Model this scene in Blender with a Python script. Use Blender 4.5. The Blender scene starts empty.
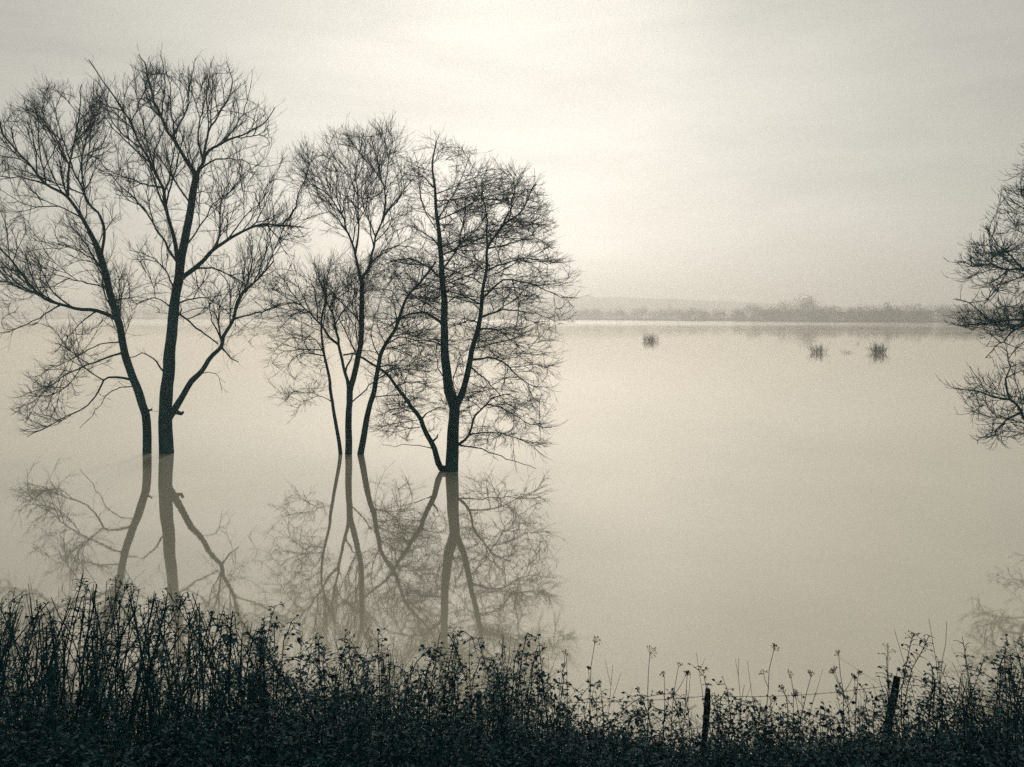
import bpy, math, random
import numpy as np
from mathutils import noise, Vector

rng = np.random.default_rng(7)
random.seed(7)
scene = bpy.context.scene
col = scene.collection
PI = math.pi

# ------------------------------------------------------------------ camera
W, H = 1024, 767
F = 760.0                      # focal length in pixels
CAM_Z = 5.5                    # metres above the flood water
HORIZON = 315.5

cam_data = bpy.data.cameras.new('camera')
cam = bpy.data.objects.new('camera', cam_data)
col.objects.link(cam)
cam.location = (0, 0, CAM_Z)
cam.rotation_euler = (PI / 2, 0, 0)
cam_data.shift_y = -(H / 2 - HORIZON) / W
cam_data.sensor_width = 36
cam_data.lens = 36 * F / W
cam_data.clip_start = 0.05
cam_data.clip_end = 12000
scene.camera = cam


def ray(px, py):
    return np.array([(px - W / 2) / F, 1.0, -(py - HORIZON) / F])


def at(px, py, Y):
    """world point on the vertical plane at distance Y that the photo shows at px,py"""
    d = ray(px, py)
    t = Y / d[1]
    return np.array([d[0] * t, Y, CAM_Z + d[2] * t])


def on_water(px, py):
    d = ray(px, py)
    t = CAM_Z / -d[2]
    return np.array([d[0] * t, d[1] * t, 0.0])


# ------------------------------------------------------------------ helpers
def tag(o, label=None, cat=None, group=None, kind=None):
    if label: o['label'] = label
    if cat: o['category'] = cat
    if group: o['group'] = group
    if kind: o['kind'] = kind
    return o


def empty(name, loc):
    o = bpy.data.objects.new(name, None)
    o.location = loc
    o.empty_display_size = 0.3
    col.objects.link(o)
    return o


class MB:
    """collects vertex / face arrays, then links them as ONE mesh object"""

    def __init__(self):
        self.v, self.q, self.t, self.n = [], [], [], 0

    def add(self, verts, quads=None, tris=None):
        verts = np.asarray(verts, dtype=np.float32).reshape(-1, 3)
        if quads is not None and len(quads):
            self.q.append(np.asarray(quads, dtype=np.int64).reshape(-1, 4) + self.n)
        if tris is not None and len(tris):
            self.t.append(np.asarray(tris, dtype=np.int64).reshape(-1, 3) + self.n)
        self.v.append(verts)
        self.n += len(verts)

    def tubes(self, P, R, sides=3):
        """P (n,k,3) polylines, R (n,k) radii"""
        P = np.asarray(P, dtype=np.float64); R = np.asarray(R, dtype=np.float64)
        n, k, _ = P.shape
        T = np.empty_like(P)
        T[:, 1:-1] = P[:, 2:] - P[:, :-2]
        T[:, 0] = P[:, 1] - P[:, 0]
        T[:, -1] = P[:, -1] - P[:, -2]
        T /= np.linalg.norm(T, axis=2, keepdims=True) + 1e-9
        mean = np.abs(T.mean(axis=1))
        ref = np.zeros((n, 3)); ref[np.arange(n), mean.argmin(axis=1)] = 1
        ref = np.repeat(ref[:, None], k, 1)
        U = np.cross(T, ref); U /= np.linalg.norm(U, axis=2, keepdims=True) + 1e-9
        V = np.cross(T, U)
        ang = np.arange(sides) * 2 * PI / sides
        c, s = np.cos(ang), np.sin(ang)
        verts = (P[:, :, None] + R[:, :, None, None] *
                 (U[:, :, None] * c[None, None, :, None] + V[:, :, None] * s[None, None, :, None]))
        idx = np.arange(n * k * sides).reshape(n, k, sides)
        a = idx[:, :-1]; b = idx[:, 1:]
        quads = np.stack([a, np.roll(a, -1, 2), np.roll(b, -1, 2), b], axis=-1)
        self.add(verts, quads.reshape(-1, 4))

    def tube(self, pts, radii, sides=8, cap=False):
        self.tubes(np.array([pts]), np.array([radii]), sides)
        if cap:
            base = self.n - sides
            c = np.array(pts[-1], dtype=np.float32)
            self.v.append(c.reshape(1, 3)); ci = self.n; self.n += 1
            self.t.append(np.array([[base + i, base + (i + 1) % sides, ci] for i in range(sides)]))

    def build(self, name, mat, parent=None, smooth=True):
        v = np.concatenate(self.v)
        q = np.concatenate(self.q) if self.q else np.zeros((0, 4), np.int64)
        t = np.concatenate(self.t) if self.t else np.zeros((0, 3), np.int64)
        me = bpy.data.meshes.new(name)
        me.vertices.add(len(v)); me.vertices.foreach_set('co', v.ravel())
        nl = q.size + t.size
        me.loops.add(nl)
        me.loops.foreach_set('vertex_index', np.concatenate([q.ravel(), t.ravel()]).astype(np.int32))
        me.polygons.add(len(q) + len(t))
        starts = np.concatenate([np.arange(len(q)) * 4, q.size + np.arange(len(t)) * 3]).astype(np.int32)
        me.polygons.foreach_set('loop_start', starts)
        me.polygons.foreach_set('use_smooth', np.full(len(q) + len(t), smooth))
        me.update(calc_edges=True); me.validate()
        me.materials.append(mat)
        o = bpy.data.objects.new(name, me)
        col.objects.link(o)
        if parent is not None:
            o.parent = parent
            me.transform(__import__('mathutils').Matrix.Translation(-parent.location))
        return o


# ------------------------------------------------------------------ materials
def nodemat(name):
    m = bpy.data.materials.new(name); m.use_nodes = True
    nt = m.node_tree; nt.nodes.clear()
    out = nt.nodes.new('ShaderNodeOutputMaterial')
    return m, nt, out


def plain(name, c1, c2, scale, rough=0.9, bump=0.0, bscale=None, spec=0.2, stretch=(1, 1, 1)):
    """two-tone noise colour on a principled surface"""
    m, nt, out = nodemat(name)
    N = nt.nodes.new; L = nt.links.new
    b = N('ShaderNodeBsdfPrincipled')
    tc = N('ShaderNodeTexCoord')
    mp = N('ShaderNodeMapping'); mp.inputs['Scale'].default_value = stretch
    L(tc.outputs['Object'], mp.inputs['Vector'])
    nz = N('ShaderNodeTexNoise'); nz.inputs['Scale'].default_value = scale; nz.inputs['Detail'].default_value = 5
    L(mp.outputs['Vector'], nz.inputs['Vector'])
    cr = N('ShaderNodeValToRGB')
    cr.color_ramp.elements[0].position = 0.35; cr.color_ramp.elements[0].color = (*c1, 1)
    cr.color_ramp.elements[1].position = 0.65; cr.color_ramp.elements[1].color = (*c2, 1)
    L(nz.outputs['Fac'], cr.inputs['Fac']); L(cr.outputs['Color'], b.inputs['Base Color'])
    b.inputs['Roughness'].default_value = rough
    b.inputs['Specular IOR Level'].default_value = spec
    if bump:
        n2 = N('ShaderNodeTexNoise'); n2.inputs['Scale'].default_value = bscale or scale * 3
        n2.inputs['Detail'].default_value = 6
        L(mp.outputs['Vector'], n2.inputs['Vector'])
        bp = N('ShaderNodeBump'); bp.inputs['Strength'].default_value = bump; bp.inputs['Distance'].default_value = 0.03
        L(n2.outputs['Fac'], bp.inputs['Height']); L(bp.outputs['Normal'], b.inputs['Normal'])
    L(b.outputs['BSDF'], out.inputs['Surface'])
    return m


M = {}
M['bark'] = plain('bark', (0.001, 0.032, 0.042), (0.005, 0.072, 0.088), 3.0, 0.95, 0.8, 9, 0.05, (1, 1, 0.35))
M['twig'] = plain('twig_bark', (0.001, 0.040, 0.052), (0.005, 0.078, 0.094), 1.2, 0.95, 0, None, 0.05)
M['stem'] = plain('dead_stem', (0.0005, 0.018, 0.024), (0.006, 0.060, 0.071), 5.0, 0.9, 0, None, 0.06)
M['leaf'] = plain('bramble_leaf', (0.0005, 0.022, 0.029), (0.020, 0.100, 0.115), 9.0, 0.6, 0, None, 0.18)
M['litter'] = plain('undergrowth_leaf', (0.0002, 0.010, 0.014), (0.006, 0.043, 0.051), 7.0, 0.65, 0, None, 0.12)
M['post'] = plain('weathered_post', (0.002, 0.006, 0.008), (0.008, 0.016, 0.018), 14, 0.95, 0.9, 30, 0.05, (1, 1, 0.12))
M['wire'] = plain('rusty_wire', (0.006, 0.014, 0.014), (0.02, 0.03, 0.03), 20, 0.7)
M['soil'] = plain('bank_soil', (0.002, 0.007, 0.009), (0.007, 0.015, 0.017), 0.8, 1.0, 0.6, 6, 0.03)
M['far'] = plain('far_wood', (0.004, 0.048, 0.060), (0.022, 0.085, 0.096), 0.06, 1.0, 0, None, 0.05)
M['hill'] = plain('hill_mist_pale', (0.42, 0.44, 0.40), (0.48, 0.49, 0.44), 0.01, 1.0, 0, None, 0.05)  # hill woods paled in their colour to stand in for thicker mist


def water_mat():
    """silty flood water: pale murk below a mirror that strengthens towards grazing view"""
    m, nt, out = nodemat('flood_water')
    N = nt.nodes.new; L = nt.links.new
    df = N('ShaderNodeBsdfDiffuse'); gl = N('ShaderNodeBsdfGlossy'); ms = N('ShaderNodeMixShader')
    tc = N('ShaderNodeTexCoord')
    n0 = N('ShaderNodeTexNoise'); n0.inputs['Scale'].default_value = 0.05; n0.inputs['Detail'].default_value = 4
    L(tc.outputs['Object'], n0.inputs['Vector'])
    cr = N('ShaderNodeValToRGB')
    cr.color_ramp.elements[0].position = 0.3; cr.color_ramp.elements[0].color = (0.49, 0.46, 0.36, 1)
    cr.color_ramp.elements[1].position = 0.7; cr.color_ramp.elements[1].color = (0.54, 0.50, 0.39, 1)
    L(n0.outputs['Fac'], cr.inputs['Fac']); L(cr.outputs['Color'], df.inputs['Color'])
    # wind streaks: long patches of ruffled water
    mp = N('ShaderNodeMapping'); mp.inputs['Scale'].default_value = (0.004, 0.03, 1)
    L(tc.outputs['Object'], mp.inputs['Vector'])
    ws = N('ShaderNodeTexNoise'); ws.inputs['Scale'].default_value = 1.0; ws.inputs['Detail'].default_value = 3
    L(mp.outputs['Vector'], ws.inputs['Vector'])
    wr = N('ShaderNodeMapRange'); wr.inputs['From Min'].default_value = 0.48; wr.inputs['From Max'].default_value = 0.66
    wr.inputs['To Min'].default_value = 0.028; wr.inputs['To Max'].default_value = 0.055
    wr.interpolation_type = 'SMOOTHSTEP'
    L(ws.outputs['Fac'], wr.inputs['Value'])
    sy = N('ShaderNodeSeparateXYZ'); L(tc.outputs['Object'], sy.inputs[0])      # a breeze out in the open water
    fr = N('ShaderNodeMapRange'); fr.interpolation_type = 'SMOOTHSTEP'
    fr.inputs['From Min'].default_value = 170; fr.inputs['From Max'].default_value = 600; fr.inputs['To Max'].default_value = 0.13
    L(sy.outputs['Y'], fr.inputs['Value'])
    ad = N('ShaderNodeMath'); L(wr.outputs['Result'], ad.inputs[0]); L(fr.outputs['Result'], ad.inputs[1])
    L(ad.outputs[0], gl.inputs['Roughness'])
    gl.inputs['Color'].default_value = (.99, .955, .91, 1)
    # ripples
    m2 = N('ShaderNodeMapping'); m2.inputs['Scale'].default_value = (1.0, 1.5, 1)
    L(tc.outputs['Object'], m2.inputs['Vector'])
    r1 = N('ShaderNodeTexNoise'); r1.inputs['Scale'].default_value = 1.6; r1.inputs['Detail'].default_value = 2
    L(m2.outputs['Vector'], r1.inputs['Vector'])
    bp = N('ShaderNodeBump'); bp.inputs['Strength'].default_value = 0.10; bp.inputs['Distance'].default_value = 0.006
    L(r1.outputs['Fac'], bp.inputs['Height']); L(bp.outputs['Normal'], gl.inputs['Normal'])
    lw = N('ShaderNodeLayerWeight'); lw.inputs['Blend'].default_value = .5
    pw = N('ShaderNodeMath'); pw.operation = 'POWER'; pw.inputs[1].default_value = 2.25
    L(lw.outputs['Facing'], pw.inputs[0])
    L(pw.outputs[0], ms.inputs['Fac']); L(df.outputs[0], ms.inputs[1]); L(gl.outputs[0], ms.inputs[2])
    L(ms.outputs[0], out.inputs['Surface'])
    return m


M['water'] = water_mat()


# ------------------------------------------------------------------ setting
def bank_z(y):
    ys = [-400, -8, -2, 0, 3, 5, 6.5, 8, 9.2, 11, 14, 30]
    zs = [3.0, 3.9, 3.95, 3.9, 3.3, 2.2, 1.3, 0.55, 0.0, -0.8, -1.5, -1.8]
    return np.interp(y, ys, zs)


def shore_y(x):
    """far shore: close on the right, far on the left"""
    return np.interp(x, [-2600, -700, 0, 250, 330, 600, 2600], [1400, 1150, 1060, 660, 560, 450, 390])


def ground_mesh():
    xs = np.concatenate([np.linspace(-2600, -60, 28), np.linspace(-50, -12, 12), np.linspace(-11, 11, 67),
                         np.linspace(12, 50, 12), np.linspace(60, 2600, 60)])
    ys = np.concatenate([np.linspace(-400, -20, 6), np.linspace(-10, 16, 66), np.linspace(20, 300, 12),
                         np.linspace(330, 1300, 70), np.linspace(1350, 2500, 12)])
    X, Y = np.meshgrid(xs, ys)
    Z = bank_z(Y)
    s = shore_y(X)
    far = np.clip((Y - (s - 14)) / 22, 0, 1)
    Z = np.where(Y > 60, -1.8 + far * 2.6, Z)
    nz = np.array([noise.noise(Vector((x * .9, y * .9, 0))) for x, y in zip(X.ravel(), Y.ravel())]).reshape(X.shape)
    Z = Z + np.where(Y < 13, nz * .16, nz * .12)
    m = MB()
    ny, nx = X.shape
    idx = np.arange(ny * nx).reshape(ny, nx)
    q = np.stack([idx[:-1, :-1], idx[:-1, 1:], idx[1:, 1:], idx[1:, :-1]], -1)
    m.add(np.stack([X, Y, Z], -1), q)
    return m


tag(ground_mesh().build('ground', M['soil']), 'dark overgrown bank sloping down to the flood water', kind='structure')
wm = MB()
wm.add([(-2600, 5.5, 0), (2600, 5.5, 0), (2600, 1590, 0), (-2600, 1590, 0)], [(0, 1, 2, 3)])
tag(wm.build('water', M['water'], smooth=False), 'still pale silty flood water mirroring the bare trees', kind='structure')


def hill_mesh():
    xs = np.linspace(-2550, 2550, 150); ys = np.linspace(1600, 2480, 14)
    X, Y = np.meshgrid(xs, ys)
    prof = np.sin(np.clip((Y - 1600) / 500, 0, 1) * PI / 2)
    h = np.array([noise.noise(Vector((x * .0016 + 3, .3, 0))) * 13 + noise.noise(Vector((x * .006, y * .006, 4))) * 4
                  + noise.noise(Vector((x * .03, y * .03, 1))) * 1.8 for x, y in zip(X.ravel(), Y.ravel())]).reshape(X.shape)
    base = np.interp(X, [-2550, -900, 100, 500, 1000, 2550], [50, 54, 56, 50, 32, 24])
    Z = -0.5 + prof * (base + h)
    m = MB(); ny, nx = X.shape
    idx = np.arange(ny * nx).reshape(ny, nx)
    m.add(np.stack([X, Y, Z], -1), np.stack([idx[:-1, :-1], idx[:-1, 1:], idx[1:, 1:], idx[1:, :-1]], -1))
    return m


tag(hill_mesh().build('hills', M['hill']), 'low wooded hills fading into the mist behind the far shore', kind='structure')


# ------------------------------------------------------------------ trees in the flood
def catmull(pts, spacing):
    pts = np.asarray(pts, float)
    if len(pts) < 3:
        seg = np.linalg.norm(pts[-1] - pts[0]); n = max(2, int(seg / spacing) + 1)
        return pts[0] + (pts[-1] - pts[0]) * np.linspace(0, 1, n)[:, None]
    P = np.vstack([2 * pts[0] - pts[1], pts, 2 * pts[-1] - pts[-2]])
    out = []
    for i in range(1, len(P) - 2):
        p0, p1, p2, p3 = P[i - 1], P[i], P[i + 1], P[i + 2]
        n = max(1, int(np.linalg.norm(p2 - p1) / spacing))
        for t in np.arange(n) / n:
            out.append(.5 * ((2 * p1) + (-p0 + p2) * t + (2 * p0 - 5 * p1 + 4 * p2 - p3) * t * t + (-p0 + 3 * p1 - 3 * p2 + p3) * t ** 3))
    out.append(P[-2])
    return np.array(out)


def in_poly(px, py, poly):
    inside = np.zeros(len(px), bool)
    n = len(poly)
    for i in range(n):
        x1, y1 = poly[i]; x2, y2 = poly[(i + 1) % n]
        c = ((y1 > py) != (y2 > py)) & (px < (x2 - x1) * (py - y1) / (y2 - y1 + 1e-9) + x1)
        inside ^= c
    return inside


def cast_all(p):
    """world -> pixel"""
    d = p - np.array([0, 0, CAM_Z])
    return np.stack([W / 2 + F * d[..., 0] / d[..., 1], HORIZON - F * d[..., 2] / d[..., 1]], -1)


class Tree:
    def __init__(self, base_px):
        self.base = on_water(*base_px)
        self.Y = self.base[1]
        self.pos, self.par, self.rad, self.fixed = [], [], [], []
        self.limbs = []
        self.m_px = self.Y / F * 1.0

    def limb(self, pts, r0, r1, dy=0.0):
        """trace of a limb in photo pixels; r0,r1 are half widths in pixels; dy = how far its end leaves the plane (m)"""
        pts = [np.array(p, float) for p in pts]
        if self.pos:
            pix = cast_all(np.array(self.pos))
            j = int(((pix - pts[0]) ** 2).sum(1).argmin())
            y0 = self.pos[j][1]; parent = j
            start = self.pos[j]
        else:
            y0 = self.Y; parent = -1; start = None
        L = np.cumsum([0] + [np.linalg.norm(pts[i + 1] - pts[i]) for i in range(len(pts) - 1)]); L = L / L[-1]
        w = [at(p[0], p[1], y0 + dy * t ** 1.2) for p, t in zip(pts, L)]
        if start is not None: w[0] = start.copy()
        path = catmull(w, 0.22)
        n = len(path)
        s = np.linspace(0, 1, n)
        wob = np.array([[noise.noise(Vector((t * 9 + len(self.pos), 1.3, k * 7.1))) for k in range(3)] for t in s])
        path = path + wob * 0.085 * np.minimum(1, s * 4)[:, None]
        r = (r0 + (r1 - r0) * s ** (.85 if parent == -1 else .65)) * self.m_px * (1 if parent == -1 else .92)
        r = r * (1 + .09 * np.array([noise.noise(Vector((t * n * .35, len(self.pos) * .37, 2))) for t in s]))
        if parent == -1:                                   # down to the bed, root flare
            path = np.vstack([path[0] + np.array([0, 0, -1.9]), path[0] + np.array([0, 0, -.8]), path])
            r = np.concatenate([[r[0] * 1.5, r[0] * 1.25], r])
        ids = []
        first = 0 if parent == -1 else 1
        chain_p = [] if parent == -1 else [self.pos[parent]]
        chain_r = [] if parent == -1 else [min(self.rad[parent], r[0] * 1.35)]
        for i in range(first, len(path)):
            self.pos.append(path[i]); self.rad.append(r[i]); self.fixed.append(True)
            self.par.append(parent); parent = len(self.pos) - 1
            chain_p.append(path[i]); chain_r.append(r[i])
        self.limbs.append((chain_p, chain_r))

    def sprout(self, poly, spacing=.5, angle=42, trop=.05, lmin=.6, lmax=2.6, seed=1, second=True, layered=0.0):
        """side branches along the limbs, and shorter ones along those, curving with trop; they stop at the crown outline"""
        g = np.random.default_rng(seed)
        poly = [tuple(p) for p in poly]
        st = .18

        def run(i0, t, L, tr):
            ax = np.cross(t, g.normal(0, 1, 3)); ax /= np.linalg.norm(ax) + 1e-9
            a = math.radians(angle) * g.uniform(.75, 1.3)
            d = t * math.cos(a) + ax * math.sin(a)
            d[2] *= 1 - .55 * layered; d /= np.linalg.norm(d)
            p = self.pos[i0].copy(); par = i0; made = []
            bend = g.normal(0, .03, 3)
            for k in range(max(2, int(L / st))):
                d = d + np.array([0, 0, tr + layered * float(np.interp(p[2], [0, 6, 14], [-.07, -.01, .06]))]) + bend + g.normal(0, .032, 3)
                d /= np.linalg.norm(d)
                p = p + d * st
                q = cast_all(p)
                q = q + np.array([noise.noise(Vector((q[0] * .035, q[1] * .035, 3))), noise.noise(Vector((q[0] * .035, q[1] * .035, 8)))]) * 16
                if p[2] < .5 or not in_poly(np.array([q[0]]), np.array([q[1]]), poly)[0]: break
                self.pos.append(p.copy()); self.par.append(par); self.rad.append(0.0); self.fixed.append(False)
                par = len(self.pos) - 1; made.append(par)
            return made
        firsts = []
        for cpnt, crad in list(self.limbs):
            P = np.array(cpnt); L = np.r_[0, np.cumsum(np.linalg.norm(np.diff(P, axis=0), axis=1))]
            tot = L[-1]; pos = np.array(self.pos)
            s = tot * .22 + g.random() * spacing
            while s < tot:
                k = min(int(np.searchsorted(L, s)), len(P) - 1)
                j = int(((pos - P[k]) ** 2).sum(1).argmin())
                if crad[k] < 3.6 * self.m_px and P[k][2] > 1.0:
                    t = P[k] - P[k - 1]; t = t / (np.linalg.norm(t) + 1e-9)
                    firsts.append(run(j, t, min(lmax, max(lmin, (.25 + .5 * g.random()) * (tot - s * .55))), trop))
                s += spacing * g.uniform(.6, 1.4)
        if second:
            for f in firsts:
                for k in range(2, len(f), int(g.integers(2, 4))):
                    t = self.pos[f[k]] - self.pos[f[k - 1]]; t = t / np.linalg.norm(t)
                    f2 = run(f[k], t, g.uniform(.3, .5) * st * (len(f) - k) + g.uniform(.2, .7), trop * 1.3)
                    for k2 in range(1, len(f2), 2):
                        t = self.pos[f2[k2]] - self.pos[self.par[f2[k2]]]; t = t / np.linalg.norm(t)
                        run(f2[k2], t, g.uniform(.3, .65), trop * 1.3)

    def colonize(self, polys, n_att, depth, step=.22, kill=.42, infl=3.2, inertia=.8, trop=(0, 0, .12), jitter=.12,
                 iters=170, seed=1, shell=.5, zmin=.5):
        g = np.random.default_rng(seed)
        A = []
        for poly, share, dc in polys:
            poly = np.array(poly, float)
            lo, hi = poly.min(0), poly.max(0)
            need = int(n_att * share); got = 0
            cx = poly[:, 0].mean(); hw = (hi[0] - lo[0]) / 2
            while got < need:
                q = lo + (hi - lo) * g.random((need * 3, 2))
                q = q[in_poly(q[:, 0], q[:, 1], poly)]
                for (x, y) in q:
                    if got >= need: break
                    lat = min(1, abs(x - cx) / hw)
                    dmax = depth * math.sqrt(max(.06, 1 - lat * lat))
                    u = g.uniform(-1, 1)
                    u = math.copysign(abs(u) ** shell, u)
                    p = at(x, y, self.Y + dc + u * dmax)
                    if p[2] > zmin:
                        A.append(p); got += 1
        A = np.array(A)
        pos = [np.array(p) for p in self.pos]
        ok = np.array([r < 5.0 * self.m_px for r in self.rad])      # thick bole spawns nothing
        okz = np.array([p[2] > .9 for p in pos]) & ok
        P = np.array(pos)
        best = np.full(len(A), 1e9); who = np.full(len(A), -1)
        src = np.where(okz)[0]
        for k in range(0, len(src), 400):
            d = np.linalg.norm(A[:, None] - P[src[k:k + 400]][None], axis=2)
            j = d.argmin(1); dm = d[np.arange(len(A)), j]
            b = dm < best; best[b] = dm[b]; who[b] = src[k:k + 400][j[b]]
        alive = best > kill
        nch = {}
        trop = np.array(trop)
        for it in range(iters):
            act = alive & (best < infl)
            if not act.any():
                infl *= 1.4
                if infl > 12: break
                continue
            idx = np.where(act)[0]
            nodes, inv = np.unique(who[idx], return_inverse=True)
            D = A[idx] - np.array([pos[w] for w in who[idx]])
            D /= np.linalg.norm(D, axis=1, keepdims=True) + 1e-9
            S = np.zeros((len(nodes), 3)); np.add.at(S, inv, D)
            newp, newi = [], []
            for nd, sdir in zip(nodes, S):
                if nch.get(nd, 0) >= 3: continue
                sdir = sdir / (np.linalg.norm(sdir) + 1e-9)
                pr = self.par[nd]
                dirp = pos[nd] - pos[pr] if pr >= 0 else np.array([0, 0, 1.])
                dirp = dirp / (np.linalg.norm(dirp) + 1e-9)
                ine = inertia if not self.fixed[nd] else inertia * .45
                d = sdir + ine * dirp + trop + g.normal(0, jitter, 3)
                d /= np.linalg.norm(d) + 1e-9
                p = pos[nd] + d * step
                pos.append(p); self.pos.append(p); self.par.append(int(nd)); self.rad.append(0.0); self.fixed.append(False)
                nch[nd] = nch.get(nd, 0) + 1
                newp.append(p); newi.append(len(pos) - 1)
            if not newp: break
            NP = np.array(newp); NI = np.array(newi)
            al = np.where(alive)[0]
            d = np.linalg.norm(A[al][:, None] - NP[None], axis=2)
            j = d.argmin(1); dm = d[np.arange(len(al)), j]
            b = dm < best[al]
            best[al[b]] = dm[b]; who[al[b]] = NI[j[b]]
            alive &= best > kill

    def finish(self, name, label, group, tip=.0078, twigs=2.0, tw_len=(.35, .8), up=.5, spread=.8, sub=2, tw_r=.0055, seed=3, smooth=5,
               droop=0.0, expo=2.12):
        g = np.random.default_rng(seed)
        n = len(self.pos)
        P = np.array(self.pos); par = np.array(self.par); fx = np.array(self.fixed)
        ch = [[] for _ in range(n)]
        for i in range(n):
            if par[i] >= 0: ch[par[i]].append(i)
        for _ in range(smooth):
            Q = P.copy()
            for i in range(n):
                if fx[i]: continue
                c = ch[i]
                if c: Q[i] = .5 * P[i] + .25 * P[par[i]] + .25 * P[c].mean(0)
            P = Q
        R = np.array(self.rad)
        acc = np.zeros(n)
        for i in range(n - 1, -1, -1):                      # children always follow parents
            if not fx[i]:
                R[i] = max(tip, acc[i] ** (1 / expo))
                acc[par[i]] += R[i] ** expo
        for i in range(n):
            if not fx[i] and par[i] >= 0: R[i] = min(R[i], R[par[i]] * (.66 if fx[par[i]] else .97))
        R = np.maximum(R, tip * .8)
        root = empty(name, self.base)
        tag(root, label, 'tree', group)
        tm = MB()
        for cpnt, crad in self.limbs:
            k = 10 if max(crad) > .1 else 6
            tm.tube(cpnt, crad, k, True)
        tm.build('trunk', M['bark'], root)
        cm = MB()
        groups = {}
        for i in range(n):
            if fx[i]: continue
            p = par[i]
            main = None
            if not fx[p]: main = max(ch[p], key=lambda c: R[c])
            if fx[p] or main != i:
                chain = [p, i]
                while ch[chain[-1]]:
                    chain.append(max(ch[chain[-1]], key=lambda c: R[c]))
                rr = R[chain].copy(); rr[0] = min(rr[0], rr[1] * 1.15)
                groups.setdefault(len(chain), []).append((P[chain], rr))
        for k, lst in groups.items():
            cm.tubes(np.array([a for a, _ in lst]), np.array([b for _, b in lst]), 4 if k > 10 else 3)
        # twigs on the thin nodes
        thin = [i for i in range(n) if (not fx[i]) or (R[i] < .05 and P[i][2] > 1.2)]
        src, dirs = [], []
        for i in thin:
            w = twigs * (1.7 if not ch[i] else 1.0) * (.9 if fx[i] else 1)
            kk = int(w) + (g.random() < w - int(w))
            d0 = P[i] - P[par[i]]; d0 = d0 / (np.linalg.norm(d0) + 1e-9)
            for _ in range(kk):
                src.append(P[par[i]] + (P[i] - P[par[i]]) * g.random()); dirs.append(d0)
        src = np.array(src); dirs = np.array(dirs); m = len(src)

        def shoots(src, dirs, lens, r0, k, upw, sprd):
            m = len(src)
            d = dirs + g.normal(0, sprd, (m, 3)) * .6
            d /= np.linalg.norm(d, axis=1, keepdims=True) + 1e-9
            pts = [src]; dd = d
            for s in range(k - 1):
                dd = dd + np.array([0, 0, upw / (k - 1)]) + g.normal(0, .06, (m, 3))
                dd /= np.linalg.norm(dd, axis=1, keepdims=True) + 1e-9
                pts.append(pts[-1] + dd * (lens / (k - 1))[:, None])
            Pp = np.stack(pts, 1)
            rr = np.linspace(1, .55, k)[None] * r0 * g.uniform(.8, 1.25, (m, 1))
            return Pp, rr
        if m:
            ln = g.uniform(*tw_len, m)
            TP, TR = shoots(src, dirs, ln, tw_r, 4, up - droop, spread)
            cm.tubes(TP, TR, 3)
            for s in range(sub):
                sel = np.where(g.random(m) < .8)[0]
                q = g.integers(1, 3, len(sel)); fr = g.random(len(sel))[:, None]
                o = TP[sel, q] * (1 - fr) + TP[sel, q + 1] * fr
                dv = TP[sel, q + 1] - TP[sel, q]; dv /= np.linalg.norm(dv, axis=1, keepdims=True) + 1e-9
                SP, SR = shoots(o, dv, ln[sel] * g.uniform(.35, .65, len(sel)), tw_r * .78, 3, up - droop, spread * .9)
                cm.tubes(SP, SR, 3)
        cm.build('crown', M['twig'], root)
        print('TREE', name, n, 'nodes', m, 'twigs')
        return root


G_TREES = 'bare trees standing in the flood'

# --- left pair: leaning tree
t = Tree((147, 453))
t.limb([(147, 453), (147, 422), (144.5, 410), (136, 385), (126, 358), (120, 325), (110.5, 294), (101, 258), (97, 248)], 4.3, 3.0, 0)
t.limb([(98, 250), (91, 233), (82, 218), (67, 197), (45, 184), (27, 163), (8, 140), (-8, 112)], 2.5, .6, -1.6)
t.limb([(67, 197), (68, 175), (74, 142), (79, 110), (82, 84)], 1.6, .4, 1.4)
t.limb([(74, 142), (88, 128), (98, 110), (103, 92)], .9, .3, .8)
t.limb([(101, 256), (104, 232), (98, 212), (88, 203), (72, 165), (60, 130), (52, 100)], 1.9, .4, 1.8)
t.limb([(45, 184), (25, 178), (2, 176), (-22, 160)], 1.0, .3, 1.2)
t.limb([(82, 218), (58, 206), (30, 206), (0, 190)], 1.0, .3, -1.0)
t.limb([(70, 165), (48, 130), (34, 108), (22, 96)], .9, .3, -.8)
t.limb([(114, 319), (97, 311), (60, 305), (39, 293), (18, 267), (-4, 243), (-24, 226)], 2.4, .6, -2.2)
t.limb([(60, 305), (38, 318), (14, 330), (-12, 334)], 1.0, .3, -1.2)
t.limb([(97, 311), (82, 322), (66, 340), (54, 352)], .9, .3, .9)
t.limb([(107, 290), (91, 284), (70, 279), (50, 287), (25, 285)], 1.0, .3, 1.5)
t.limb([(130, 381), (116, 377), (104, 381), (92, 402), (60, 420), (27, 437)], 1.5, .35, -1.4)
t.limb([(121, 354), (106, 358), (76, 370), (46, 387), (18, 397)], 1.3, .3, 1.5)
t.limb([(118, 344), (100, 345), (74, 358), (44, 372)], .9, .25, -2.0)
t.limb([(113, 297), (136, 297), (158, 302)], .8, .25, -1.2)
t.limb([(106, 268), (82, 252), (60, 246), (34, 240)], 1.0, .3, -1.9)
t.limb([(136, 385), (112, 390), (100, 405), (80, 428)], .7, .25, 1.0)
t.limb([(145, 411), (150, 409), (152, 410)], 1.6, 1.1, -.1)
t.limb([(113, 305), (117, 300), (119, 299)], .9, .6, -.2)
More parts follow.
